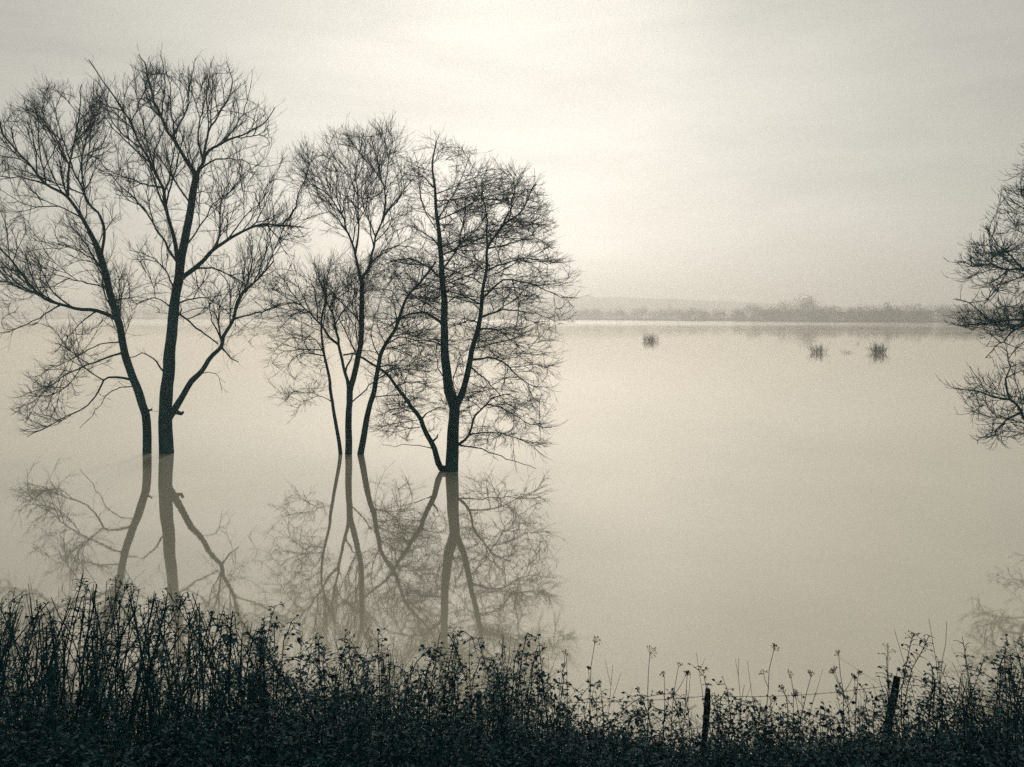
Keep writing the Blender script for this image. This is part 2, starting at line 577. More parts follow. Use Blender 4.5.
polyA = [(x, y + 12) if y < 130 else (x, y) for x, y in [(-30, 130), (0, 112), (28, 96), (60, 76), (88, 78), (112, 96), (112, 150), (118, 200), (124, 250), (140, 300), (128, 350),
         (112, 380), (84, 425), (30, 440), (15, 400), (60, 345), (10, 330), (-35, 330), (-45, 240), (-40, 180)]]
t.sprout(polyA, spacing=.48, angle=40, trop=.07, lmax=3.4, seed=13)
t.colonize([(polyA, 1, 0)], 260, 3.6, seed=11, trop=(0, 0, .22))
t.finish('bare_tree', 'slim bare tree leaning left, leftmost of all the flooded trees', G_TREES, twigs=1.05, up=.4, tw_len=(.22, .65), spread=.68, tip=.0095, seed=12)

# --- left pair: tall forked tree
t = Tree((166.5, 453))
t.limb([(166.5, 453), (165.5, 422), (168, 376), (171, 340), (175.6, 300), (179, 279), (182, 257), (186, 236), (192, 200), (196, 176)], 7.2, 3.2, 0)
t.limb([(196, 177), (188, 163), (172.6, 139), (160.5, 118), (151, 91), (146, 68), (139, 54)], 2.6, .5, 1.0)
t.limb([(172.6, 139), (186, 112), (190, 84), (196, 58)], 1.3, .3, 2.0)
t.limb([(160.5, 118), (164, 96), (164, 72), (160, 55)], 1.0, .3, -.6)
t.limb([(196, 177), (203, 163), (209, 151), (224, 142), (242, 136), (262, 124), (275, 108)], 2.2, .4, -1.2)
t.limb([(203, 163), (208, 132), (222, 110), (232, 88), (226, 62)], 1.7, .35, .9)
t.limb([(202, 165), (198, 130), (206, 96), (212, 62)], 1.2, .3, -1.6)
t.limb([(224, 142), (240, 120), (248, 96), (252, 80)], .9, .3, -.7)
t.limb([(199, 172), (210, 162), (224, 159), (242, 160), (257, 166)], 1.3, .4, 1.4)
t.limb([(179, 272), (175, 240), (168, 212), (163, 187), (154, 169), (148, 157), (136, 136), (124, 112), (109, 88), (96, 70), (89, 60)], 2.8, .5, -1.3)
t.limb([(154, 169), (155, 150), (163, 132), (166, 122)], 1.1, .3, .8)
t.limb([(163, 189), (145, 184), (121, 175), (104, 167)], 1.3, .4, 1.2)
t.limb([(124, 112), (104, 104), (92, 92)], .9, .3, .7)
t.limb([(177, 262), (169, 250), (160, 233), (148, 215), (133, 197), (115, 181), (100, 160)], 1.5, .4, 1.9)
t.limb([(182, 278), (194, 269), (209, 255), (228, 239), (251, 228), (272, 224), (303, 228)], 3.2, .5, -1.6)
t.limb([(285, 224), (293, 212), (297, 199), (306, 176), (312, 152)], 1.1, .3, -.8)
t.limb([(228, 239), (244, 218), (262, 200), (270, 178)], 1.0, .3, 1.2)
t.limb([(196, 268), (212, 268), (226, 273), (246, 285)], 1.4, .5, .9)
t.limb([(182, 250), (200, 226), (214, 205), (236, 186), (250, 170)], 1.2, .3, 2.0)
t.limb([(171, 420), (174, 411), (179, 403), (191, 382), (209, 361), (222, 347), (223, 336), (233, 319), (239, 297), (257, 279), (274, 262)], 4.4, .7, -1.5)
t.limb([(233, 319), (256, 313), (281, 305), (303, 300)], 1.2, .35, -1.0)
t.limb([(223, 347), (231, 357), (239, 362)], 1.1, .5, .3)
t.limb([(223, 342), (212, 320), (208, 300), (196, 285)], 1.0, .3, 1.0)
t.limb([(180, 311), (197, 328), (218, 344)], 1.3, .7, -.9)
t.limb([(178, 304), (200, 297), (222, 308), (236, 318)], 1.2, .35, 1.5)
t.limb([(166, 374), (154, 358), (142, 354), (128, 358)], 1.4, .4, -.9)
t.limb([(174, 310), (160, 300), (146, 300), (132, 310)], .9, .3, 1.6)
t.limb([(176, 295), (164, 270), (150, 256), (130, 250)], 1.0, .3, -2.0)
t.limb([(200, 372), (216, 374), (222, 390)], .5, .2, .5)
t.limb([(173, 414), (180, 413), (183, 413)], 2.4, 1.5, -.3)
t.limb([(192, 196), (198, 192), (203, 191)], .9, .5, -.3)
t.limb([(176, 318), (181, 314), (182, 310)], 1.2, .8, -.3)
polyB1 = [(x, y + 16) if y < 130 else (x, y) for x, y in [(88, 58), (112, 80), (138, 48), (170, 52), (200, 50), (236, 62), (262, 92), (278, 112), (268, 150), (290, 160), (306, 150),
          (312, 180), (306, 228), (300, 262), (290, 300), (262, 330), (240, 365), (215, 350), (200, 330), (176, 330), (150, 320),
          (128, 318), (140, 260), (120, 220), (100, 165), (104, 110)]]
t.sprout(polyB1, spacing=.50, angle=38, trop=.08, lmax=3.4, seed=23)
t.colonize([(polyB1, 1, 0)], 322, 4.3, seed=21, trop=(0, 0, .28))
t.finish('bare_tree', 'tallest bare tree, upright trunk forking high with a thick limb arching right', G_TREES, twigs=1.05, up=.5, tw_len=(.22, .68), spread=.68, tip=.0095, seed=22)

# --- middle clump: three slender trees
t = Tree((340.5, 454))
t.limb([(340.5, 454), (337, 428), (332, 401), (329, 377), (325, 356), (322.5, 338), (322, 318), (326, 298), (323, 280)], 2.0, .8, 1.0)
t.limb([(325, 356), (316, 340), (300, 336), (284, 340)], .7, .25, -1.0)
t.limb([(332, 401), (318, 396), (302, 402), (290, 396)], .5, .2, .8)
t.limb([(322, 318), (306, 312), (292, 316)], .6, .25, -.8)
polyC1 = [(318, 275), (335, 290), (332, 340), (325, 400), (300, 415), (268, 392), (264, 350), (285, 320), (300, 290)]
t.sprout(polyC1, spacing=.26, angle=50, trop=.01, lmax=1.8, seed=33, layered=.8)
t.colonize([(polyC1, 1, 0)], 220, 2.2, seed=31, trop=(0, 0, .0), kill=.34, step=.18)
t.finish('bare_tree', 'thinnest bare stem, leftmost of three slender trees in the middle clump', G_TREES, twigs=1.3, tw_len=(.28, .6), up=.25, seed=32)

t = Tree((348.5, 454))
t.limb([(348.5, 454), (349, 421), (350, 391), (357.5, 363), (362, 336), (361.5, 298), (361.5, 279)], 3.6, 2.2, 0)
t.limb([(350, 392), (344, 367), (339.5, 346), (335, 325), (326, 296), (318, 278)], 2.3, .5, -1.2)
t.limb([(339, 345), (330, 338), (318, 322), (301, 305), (288, 288), (284, 278)], 1.6, .4, -1.6)
t.limb([(301, 305), (284, 302), (268, 310)], .7, .25, -.6)
t.limb([(361.5, 282), (354, 250), (346, 230), (342, 213), (325, 192), (312, 185), (304, 170)], 1.8, .4, .9)
t.limb([(342, 213), (346, 196), (354, 180)], .8, .3, .5)
t.limb([(361.5, 280), (370, 264), (376, 237), (387, 213), (397, 199), (414, 178)], 1.9, .4, -1.1)
t.limb([(385, 216), (385, 189), (370, 165), (359, 151), (350, 138)], 1.2, .3, .6)
t.limb([(355, 252), (359, 226), (357.6, 196), (356, 168), (362, 140)], 1.3, .3, 1.8)
t.limb([(386, 190), (388, 160), (382, 126)], .9, .25, -.7)
t.limb([(370, 264), (387, 249), (404, 246), (420, 250)], 1.2, .3, 1.4)
t.limb([(346, 230), (334, 215), (318, 214), (300, 222)], .8, .25, -1.5)
t.limb([(335, 325), (346, 308), (356, 294), (352, 280)], .9, .3, 1.2)
t.limb([(345, 372), (352, 354), (362, 350), (376, 352)], 1.1, .4, 1.0)
t.limb([(352, 402), (366, 390), (384, 372), (402, 368)], .9, .3, -1.3)
t.limb([(304, 308), (290, 318), (278, 330)], .6, .25, .9)
polyC2 = [(288, 178), (296, 156), (322, 138), (352, 130), (386, 128), (414, 146), (410, 180), (418, 235), (410, 262), (380, 270), (372, 330), (400, 372), (372, 392),
          (350, 345), (310, 350), (268, 330), (266, 295), (285, 270), (310, 262), (330, 268), (340, 240), (320, 215), (298, 215)]
t.sprout(polyC2, spacing=.27, angle=42, trop=.06, lmax=2.3, seed=43)
t.colonize([(polyC2, 1, 0)], 297, 3.2, seed=41, trop=(0, 0, .15), kill=.38, step=.2)
t.finish('bare_tree', 'tall slender bare tree, central trunk of the middle clump, forked low', G_TREES, twigs=1.2, tw_len=(.3, .75), up=.3, spread=.65, seed=42)

t = Tree((360.5, 454))
t.limb([(360.5, 454), (364.5, 432), (369.6, 408), (376, 380), (380, 357), (386, 345), (397, 326), (407, 298), (424, 278), (436, 262)], 3.4, .9, .9)
t.limb([(369, 412), (364, 432), (361, 446)], .9, .9, -.1)
t.limb([(386, 345), (400, 338), (420, 342), (434, 348)], 1.0, .3, -1.3)
t.limb([(397, 326), (394, 306), (382, 292), (372, 286)], .9, .25, 1.2)
t.limb([(407, 298), (420, 296), (436, 300)], .8, .25, .9)
t.limb([(376, 380), (396, 368), (414, 366), (430, 372)], .7, .25, 1.2)
t.limb([(381, 356), (372, 340), (374, 318), (380, 304)], .8, .25, -1.4)
polyC3 = [(372, 280), (400, 262), (432, 258), (440, 300), (436, 370), (415, 410), (385, 430), (374, 395), (385, 370), (370, 330)]
t.sprout(polyC3, spacing=.26, angle=50, trop=.01, lmax=1.8, seed=53, layered=.8)
t.colonize([(polyC3, 1, 0)], 220, 2.6, seed=51, trop=(0, 0, .0), kill=.38, step=.2)
t.finish('bare_tree', 'slender bare tree leaning right, rightmost of three slender trees in the middle clump', G_TREES, twigs=1.2, tw_len=(.3, .65), up=.3, seed=52)

# --- right tree, two-stemmed with a leaning stem at its foot
t = Tree((451.5, 471))
t.limb([(451.5, 471), (453, 435), (455, 408), (449, 391), (445.5, 360), (444, 326), (445, 300), (443, 278), (441, 247), (438, 220), (434.5, 189), (432, 165), (436, 142)], 6.8, .6, 0.0)
t.limb([(455, 409), (462, 394), (469, 367), (475.5, 336), (481, 305), (486, 266), (487.5, 250), (503, 226), (523, 209), (534, 184)], 4.2, .6, -.7)
t.limb([(447.5, 470), (441, 468), (431, 442), (421, 421), (410.6, 408), (397, 387), (387, 373), (370, 363), (352, 354), (342, 356)], 4.0, .8, -1.4)
t.limb([(487, 252), (487, 213), (482, 188), (486, 168)], 1.5, .3, .8)
t.limb([(503, 226), (512, 200), (510, 180)], .9, .3, .9)
t.limb([(434.5, 189), (424, 178), (414, 176)], .8, .3, -.8)
t.limb([(438, 218), (452, 196), (462, 176), (468, 160)], 1.2, .3, -1.3)
t.limb([(443, 270), (458, 246), (464, 218), (476, 196)], 1.3, .3, 1.5)
t.limb([(441, 247), (424, 232), (408, 226), (396, 232)], 1.1, .3, 1.3)
t.limb([(443, 278), (424, 264), (402, 258), (384, 264), (374, 262)], 1.3, .3, -1.6)
t.limb([(444, 328), (440, 322), (431, 315), (417, 312), (400, 320), (384, 330)], 2.0, .5, -1.3)
t.limb([(445, 345), (428, 341), (410, 342), (392, 350)], 1.1, .3, 1.7)
t.limb([(447, 380), (440, 372), (436, 352), (440, 340)], .9, .35, 1.2)
t.limb([(458, 452), (469, 435), (475.5, 414), (486, 404), (497, 396), (512, 394)], 1.9, .5, -1.1)
t.limb([(475, 363), (489, 358), (506, 363), (523, 380), (538, 388)], 1.6, .35, -1.6)
t.limb([(479, 332), (482, 329), (497, 329), (510, 339), (528, 350)], 1.3, .3, 1.4)
t.limb([(481, 315), (503, 310), (523, 312), (541, 315), (556, 320)], 1.3, .3, -1.0)
t.limb([(484, 298), (503, 281), (520, 281), (535, 286), (560, 296), (576, 298)], 1.5, .3, .9)
t.limb([(486, 268), (508, 262), (530, 258), (548, 266)], 1.1, .3, -1.8)
t.limb([(487, 250), (510, 244), (534, 238), (548, 246)], 1.1, .3, 1.8)
t.limb([(503, 226), (522, 226), (542, 222)], .9, .3, -.8)
t.limb([(459, 400), (452, 378), (462, 362), (458, 346)], .8, .3, 1.6)
t.limb([(460, 450), (489, 452), (517, 463), (536, 468)], .9, .25, -1.9)
t.limb([(470, 434), (496, 432), (522, 440), (548, 446)], .9, .25, 1.2)
t.limb([(487, 404), (508, 410), (530, 424), (550, 428)], .8, .25, -.8)
t.limb([(469, 367), (488, 382), (505, 402), (522, 410)], .9, .3, 1.9)
t.limb([(420, 420), (432, 410), (446, 408)], .9, .3, .8)
t.limb([(397, 387), (412, 382), (428, 384)], .8, .3, 1.2)
t.limb([(433, 447), (412, 444), (396, 446), (382, 444)], .6, .25, -1.0)
t.limb([(410, 408), (396, 408), (380, 416)], .6, .25, 1.0)
t.limb([(432, 442), (436, 437), (437, 434)], 1.0, .7, -.2)
t.limb([(455, 405), (452, 396), (453, 391)], 1.2, .8, -.3)
polyE = [(404, 178), (416, 150), (430, 134), (462, 142), (474, 160), (500, 168), (534, 176), (540, 200), (548, 232), (552, 258), (570, 275), (582, 298),
         (566, 320), (556, 336), (562, 362), (558, 385), (548, 405), (553, 440), (540, 462), (505, 468), (478, 452), (462, 425), (440, 420), (424, 440), (384, 446),
         (376, 420), (396, 398), (378, 350), (385, 315), (405, 300), (384, 275), (378, 255), (412, 235)]
t.sprout(polyE, spacing=.24, angle=60, trop=.01, lmax=3.2, seed=63, layered=1.0)
t.colonize([(polyE, 1, 0)], 496, 3.4, seed=61, trop=(0, 0, .0), kill=.30, step=.18, inertia=.75)
t.finish('bare_tree', 'bushy bare tree forked from the water, with a stem leaning left at its foot', G_TREES, twigs=1.3, tw_len=(.25, .6), up=.12, spread=.62, expo=2.45, tip=.0066, seed=62)

# --- tree at the right edge, trunk outside the frame
t = Tree((1085, 518))
t.limb([(1085, 518), (1082, 480), (1086, 430), (1078, 370), (1084, 300), (1080, 240), (1088, 180), (1082, 130)], 8.5, 1.6, 0)
t.limb([(1083, 446), (1056, 440), (1034, 428), (1020, 412), (1008, 400), (990, 396), (972, 392), (955, 390)], 3.0, .5, -1.2)
t.limb([(1020, 414), (1002, 424), (990, 436), (978, 440)], 1.3, .35, -.9)
t.limb([(1010, 402), (1006, 380), (1010, 360), (1002, 345)], 1.2, .35, .9)
t.limb([(1079, 366), (1050, 334), (1028, 322), (1010, 320), (992, 322), (980, 312), (968, 304), (954, 300)], 2.8, .5, .8)
t.limb([(992, 322), (975, 325), (962, 326), (950, 324)], 1.1, .4, -.8)
t.limb([(1028, 322), (1014, 332), (1000, 344), (986, 358)], 1.2, .3, -1.4)
t.limb([(1082, 310), (1052, 282), (1024, 268), (1008, 270), (992, 264), (974, 266), (960, 260)], 2.4, .5, -1.0)
t.limb([(1008, 270), (994, 282), (978, 284)], 1.0, .3, 1.0)
t.limb([(1024, 268), (1004, 250), (992, 238), (986, 226)], 1.3, .35, .9)
t.limb([(1080, 240), (1052, 222), (1030, 212), (1016, 204), (1006, 196)], 1.9, .4, .6)
t.limb([(1030, 212), (1022, 194), (1020, 178)], 1.0, .3, -.6)
t.limb([(1082, 260), (1108, 230), (1130, 200)], 2.2, .5, .6)
t.limb([(1079, 365), (1110, 340), (1140, 330)], 2.2, .5, -.6)
t.limb([(1087, 190), (1064, 150), (1048, 120)], 1.5, .4, .9)
t.limb([(1086, 430), (1120, 410), (1150, 404)], 1.8, .4, .9)
polyG = [(1020, 172), (1060, 100), (1100, 90), (1140, 160), (1170, 260), (1170, 420), (1130, 440), (1040, 445), (976, 442), (984, 420), (956, 394), (990, 376), (1018, 364), (1030, 356), (1016, 346), (992, 340),
         (965, 330), (952, 305), (985, 296), (958, 268), (984, 232), (996, 205)]
t.sprout(polyG, spacing=.23, angle=48, trop=.03, lmax=2.2, seed=73, layered=.8)
t.colonize([(polyG, 1, 0)], 800, 3.0, seed=71, trop=(0, 0, .06), kill=.30, step=.16)
t.finish('bare_tree', 'bare tree reaching in at the right edge, only its left branches showing', G_TREES, twigs=1.2, tw_len=(.2, .5), up=.5, seed=72, tw_r=.0068, tip=.0066, expo=2.5)


# ------------------------------------------------------------------ flooded bushes out in the water
def flooded_bush(px, py, w_px, h_px, n, label, spiky, seed, rad=.016):
    g = np.random.default_rng(seed)
    base = on_water(px, py)
    sc = base[1] / F
    w, h = w_px * sc, h_px * sc
    root = empty('flooded_bush', base)
    tag(root, label, 'bush', 'bushes standing in the flood')
    m = MB()
    a = g.uniform(0, 2 * PI, n); th = np.arccos(g.uniform(.10 if not spiky else .30, 1, n))
    ln = g.uniform(.85, 1.0, n) if not spiky else g.uniform(.55, 1.15, n)
    tip = np.stack([np.sin(th) * np.cos(a) * w / 2, np.sin(th) * np.sin(a) * w / 2, np.cos(th) * h], 1) * (ln * (1 + .28 * np.sin(a * 2 + seed) + .16 * np.sin(a * 5 + seed * 2)))[:, None]
    k = 5
    P = np.zeros((n, k, 3))
    foot = tip * np.array([.62, .62, 0]); foot[:, 2] = -.3
    mid = tip * np.array([.80, .80, .55])
    for i, q in enumerate(np.linspace(0, 1, k)):
        P[:, i] = base + (1 - q) ** 2 * foot + 2 * q * (1 - q) * mid + q * q * tip
    P[:, 1:] += g.normal(0, .02 * h, (n, k - 1, 3))
    m.tubes(P, np.linspace(1, .5, k)[None] * rad * g.uniform(.7, 1.3, (n, 1)), 3)
    e = 5 if not spiky else 3
    s_ = np.repeat(np.arange(n), e); q = g.integers(1, k - 1, n * e)
    o = P[s_, q] + (P[s_, q + 1] - P[s_, q]) * g.random((n * e, 1))
    d = P[s_, q + 1] - P[s_, q]; d /= np.linalg.norm(d, axis=1, keepdims=True)
    d = d + g.normal(0, .38, d.shape); d /= np.linalg.norm(d, axis=1, keepdims=True)
    L = h * g.uniform(.12, .30, n * e)[:, None]
    T = np.stack([o, o + d * L * .5, o + d * L + np.array([0, 0, .03 * h])], 1)
    T[:, :, 2] = np.maximum(T[:, :, 2], -.05)
    m.tubes(T, np.array([[.8, .6, .4]]) * rad * np.ones((n * e, 1)), 3)
    m.build('branches', M['twig'], root)


flooded_bush(650.5, 341, 15, 8, 220, 'small rounded dome of twigs alone in the water, leftmost flooded bush', False, 1, .008)
flooded_bush(818, 352.5, 19, 9, 110, 'spiky flooded bush, smaller of the two dark ones near the far shore', True, 2, .012)
flooded_bush(847.5, 353, 13, 3.4, 26, 'faint low clump of twigs between the two dark spiky bushes', True, 3, .010)
flooded_bush(878.5, 352.5, 22, 10, 150, 'largest spiky dark bush in the open water, rightmost flooded bush', True, 4, .013)
flooded_bush(858, 344, 5, 3, 10, 'tiny sprig of twigs behind the faint low clump', True, 5, .012)


# ------------------------------------------------------------------ far shore
def crown_clumps(m, base, h, w, n, g, size):
    """bare crown seen from afar: tilted little twig fans through an uneven volume plus a trunk"""
    c = np.array(base) + np.array([0, 0, h * .56])
    lob = g.normal(0, 1, (5, 3)) * np.array([w * .26, w * .26, h * .17]) + c
    l = g.integers(0, 5, n)
    p = lob[l] + g.normal(0, 1, (n, 3)) * np.array([w * .17, w * .17, h * .15])
    p[:, 2] = np.maximum(p[:, 2], .4)
    d = p - (np.array(base) + np.array([0, 0, h * .2])); d /= np.linalg.norm(d, axis=1, keepdims=True) + 1e-6
    d = d + g.normal(0, .4, (n, 3)); d /= np.linalg.norm(d, axis=1, keepdims=True)
    sd = np.cross(d, g.normal(0, 1, (n, 3))); sd /= np.linalg.norm(sd, axis=1, keepdims=True) + 1e-6
    s = size * g.uniform(.6, 1.4, (n, 1))
    v = np.stack([p, p + d * s + sd * s * .28, p + d * s * 1.25, p + d * s - sd * s * .28], 1)
    v[:, :, 2] = np.maximum(v[:, :, 2], .2)
    m.add(v.reshape(-1, 3), np.arange(n * 4).reshape(n, 4))


wood = MB()
g = np.random.default_rng(90)
for i in range(420):
    ang = g.uniform(-.95, .95) if i > 60 else g.uniform(-.62, .62)
    # walk along the shore
    lo = None
    Y = 700.0
    for _ in range(12):
        Y = .5 * Y + .5 * float(shore_y(math.tan(ang) * Y))
    Y += 12 + abs(g.normal(0, 26))
    x = math.tan(ang) * Y
    px = W / 2 + F * math.tan(ang)
    hmul = float(np.interp(px, [-200, 560, 640, 700, 760, 800, 830, 850, 900, 1100], [1.0, .9, .95, .9, 1.05, 1.25, 1.1, .85, .85, .8]))
    hh = g.uniform(8, 16) * hmul * (Y / 950) ** .5
    crown_clumps(wood, (x, Y, .6), hh, hh * g.uniform(.8, 1.4), 260, g, 1.0)
    k = np.array([[[x, Y, -.4], [x + g.normal(0, .3), Y, hh * .4], [x + g.normal(0, .6), Y, hh * .8]]])
    wood.tubes(k, np.array([[.28, .2, .07]]), 4)
for i in range(140):                                   # nearer, denser wood on the right
    px = g.uniform(730, 1060); ta = (px - W / 2) / F; Y = 600.0
    for _ in range(12):
        Y = .5 * Y + .5 * float(shore_y(ta * Y))
    Y += 8 + abs(g.normal(0, 14)); hh = g.uniform(4.5, 13) * (1 + .35 * noise.noise(Vector((px * .035, 1, 0))))
    crown_clumps(wood, (ta * Y, Y, .6), hh, hh * g.uniform(.8, 1.4), 260, g, .8)
    wood.tubes(np.array([[[ta * Y, Y, -.4], [ta * Y + .2, Y, hh * .4], [ta * Y, Y, hh * .8]]]), np.array([[.25, .18, .06]]), 4)
# waterside scrub
for i in range(420):
    ang = g.uniform(-.95, .95); Y = 700.0
    for _ in range(12):
        Y = .5 * Y + .5 * float(shore_y(math.tan(ang) * Y))
    Y += 3 + abs(g.normal(0, 4))
    hh = g.uniform(2.5, 5.5)
    crown_clumps(wood, (math.tan(ang) * Y, Y, .1), hh, hh * 2.6, 60, g, .8)
tag(wood.build('far_wood', M['far'], smooth=False), 'hazy band of bare woodland lining the far shore', kind='stuff')


def far_tree(px, Y, h, w, n, label, seed):
    g = np.random.default_rng(seed)
    x = (px - W / 2) / F * Y
    root = empty('far_tree', (x, Y, .5))
    tag(root, label, 'tree', 'trees standing out on the far shore')
    m = MB()
    m.tubes(np.array([[[x, Y, -.5], [x + .3, Y, h * .4], [x - .2, Y, h * .85]]]), np.array([[.5, .35, .1]]), 5)
    m.build('trunk', M['far'], root)
    m = MB(); crown_clumps(m, (x, Y, .6), h, w, n, g, 1.0)
    m.build('crown', M['far'], root, smooth=False)


far_tree(803, 760, 25, 22, 1100, 'tallest rounded tree rising above the far shore wood', 101)
far_tree(785, 790, 20, 16, 700, 'rounded tree just left of the tallest far tree', 102)
far_tree(667, 905, 19, 9, 420, 'narrow tree standing up from the pale wood beyond the small domed bush', 103)
far_tree(889, 600, 15, 10, 600, 'dark tree on the far shore above the largest spiky bush', 104)


# ------------------------------------------------------------------ fence on the bank
def ground_z(x, y):
    return float(bank_z(y)) + noise.noise(Vector((x * .9, y * .9, 0))) * .16


def post_tops():
    # px, py of the top, px of the foot, half width in px, distance
    return [(52, 668, 46, 3.6, 7.6, None), (251, 676, 256, 3.4, 7.8, None), (479, 692, 480, 3.0, 8.0, 'short post almost hidden in bramble'),
            (708.5, 689, 697, 3.1, 8.0, 'square topped post standing clear of the bramble'), (897, 677, 868, 3.7, 7.7, 'post leaning to the right with a worn top')]


fence = empty('wire_fence', (0, 8.0, ground_z(0, 8.0)))
tag(fence, 'old barbed wire fence on weathered wooden posts along the bank', 'fence')
tops = []
for (px, py, fx, hw, Y, lab) in post_tops():
    top = at(px, py, Y)
    foot = at(fx, py + 110, Y); foot[2] = ground_z(foot[0], Y) - .4
    r = hw * Y / F
    s = np.linspace(0, 1, 9)
    pts = foot + (top - foot) * s[:, None]
    m = MB()
    rr = r * (1 + .16 * np.array([noise.noise(Vector((q * 7, px, 0))) for q in s])); rr[-1] *= .86; pts = pts + np.array([[noise.noise(Vector((q * 5, px, 3))), 0, 0] for q in s]) * r * .5
    m.tube(pts, rr, 7, True)
    o = m.build('post', M['post'], fence, smooth=False)
    if lab: o['label'] = lab
    tops.append((top, foot))
ext_l = (np.array([-9.5, 7.9, tops[0][0][2]]), np.array([-9.5, 7.9, .3])); ext_r = (np.array([9.0, 7.4, tops[-1][0][2] - .1]), np.array([9.0, 7.4, .3]))
line = [ext_l] + tops + [ext_r]
for lv in (.05, .38):
    m = MB(); pts = []
    for (a, af), (b, bf) in zip(line[:-1], line[1:]):
        ua = (af - a) / np.linalg.norm(af - a); ub = (bf - b) / np.linalg.norm(bf - b)
        p0 = a + ua * lv + np.array([0, -.045, 0]); p1 = b + ub * lv + np.array([0, -.045, 0])
        for s in np.linspace(0, 1, 12, endpoint=False):
            p = p0 + (p1 - p0) * s; p[2] -= .05 * 4 * s * (1 - s)
            pts.append(p)
    pts.append(p1)
    m.tube(pts, [.0026] * len(pts), 4)
    arr = np.array(pts)
    L = np.cumsum(np.r_[0, np.linalg.norm(np.diff(arr, axis=0), axis=1)])
    B = np.stack([np.interp(np.arange(.1, L[-1], .14), L, arr[:, k]) for k in range(3)], 1)
    gg = np.random.default_rng(5)
    for d in range(2):
        v = gg.normal(0, 1, B.shape); v /= np.linalg.norm(v, axis=1, keepdims=True)
        m.tubes(np.stack([B - v * .014, B, B + v * .014], 1), np.full((len(B), 3), .0016), 3)
    m.build('wire', M['wire'], fence)


# ------------------------------------------------------------------ bank vegetation
LEAF = np.array([(0, 0, 0), (.32, .28, .07), (.30, .62, .06), (0, 1, -.04), (-.30, .62, .06), (-.32, .28, .07), (0, .5, -.02)], float)
LEAF_Q = np.array([(0, 1, 2, 6), (6, 2, 3, 3), (0, 6, 4, 5), (6, 3, 4, 4)])


def leaves(m, pos, dirs, size, g):
    """pointed folded leaves at pos growing along dirs"""
    n = len(pos)
    d = dirs / (np.linalg.norm(dirs, axis=1, keepdims=True) + 1e-9)
    s = np.cross(d, g.normal(0, 1, (n, 3)) * .55 + np.array([0, 0, 1.0])); s /= np.linalg.norm(s, axis=1, keepdims=True) + 1e-9
    u = np.cross(s, d)
    wv = g.uniform(.5, 1.1, (n, 1, 1))
    sz = np.asarray(size).reshape(-1, 1, 1) * np.ones((n, 1, 1))
    v = pos[:, None] + sz * (s[:, None] * LEAF[None, :, 0:1] * wv + d[:, None] * LEAF[None, :, 1:2] + u[:, None] * LEAF[None, :, 2:3])
    base = (np.arange(n) * 7)[:, None, None]
    q = np.array([(0, 1, 2, 6), (0, 6, 4, 5)])[None] + base
    t = np.array([(6, 2, 3), (6, 3, 4)])[None] + base
    m.add(v.reshape(-1, 3), q.reshape(-1, 4), t.reshape(-1, 3))


def top_height(px, py, Y):
    p = at(px, py, Y)
    gz = ground_z(p[0], Y)
    return p, gz, max(.25, p[2] - gz)


def bramble(px, py, Y, w_px, label, seed, leafy=1.0, canes=9):
    """arching leafy canes rooted on the bank"""
    g = np.random.default_rng(seed)
    p, gz, h = top_height(px, py, Y)
    w = w_px * Y / F
    root = empty('bramble_bush', (p[0], Y, gz))
    tag(root, label, 'bramble', 'bramble bushes on the bank')
    m = MB(); lm = MB()
    k = 12
    for c in range(canes):
        b = np.array([p[0] + g.normal(0, w * .16), Y + g.normal(0, .22), 0]); b[2] = ground_z(b[0], b[1]) - .05
        end = np.array([p[0] + g.normal(0, w * .42), Y + g.normal(0, .4)])
        hh = h * g.uniform(.45, 1.0) if c else h
        s = np.linspace(0, 1, k)
        arch = np.sin(np.minimum(s * g.uniform(.5, .66), 1) * PI)
        P = np.zeros((k, 3))
        P[:, 0] = b[0] + (end[0] - b[0]) * s ** 1.5; P[:, 1] = b[1] + (end[1] - b[1]) * s ** 1.5
        P[:, 2] = b[2] + arch / arch.max() * hh
        P += g.normal(0, .016, P.shape) * s[:, None]
        m.tube(P, np.linspace(.0062, .0026, k), 4)
        # leaves in threes along the cane
        L = np.cumsum(np.r_[0, np.linalg.norm(np.diff(P, axis=0), axis=1)])
        ts = np.arange(L[-1] * .18, L[-1], .045 / leafy)
        ts = ts + g.normal(0, .01, len(ts))
        O = np.stack([np.interp(ts, L, P[:, q]) for q in range(3)], 1)
        side = g.normal(0, 1, O.shape); side[:, 2] = side[:, 2] * .5 + .25
        side /= np.linalg.norm(side, axis=1, keepdims=True)
        st = g.uniform(.02, .065, (len(O), 1))
        E = O + side * st
        m.tubes(np.stack([O, (O + E) / 2 + [0, 0, .006], E], 1), np.full((len(O), 3), .0026), 3)
        sz = g.uniform(.020, .050, len(O))
        for a in (-.9, 0, .9):
            rot = np.stack([side[:, 0] * math.cos(a) - side[:, 1] * math.sin(a), side[:, 0] * math.sin(a) + side[:, 1] * math.cos(a), side[:, 2] - .35 + g.normal(0, .25, len(O))], 1)
            leaves(lm, E, rot, sz * (1.0 if a == 0 else .8), g)
    m.build('canes', M['stem'], root)
    lm.build('leaves', M['leaf'], root, smooth=False)


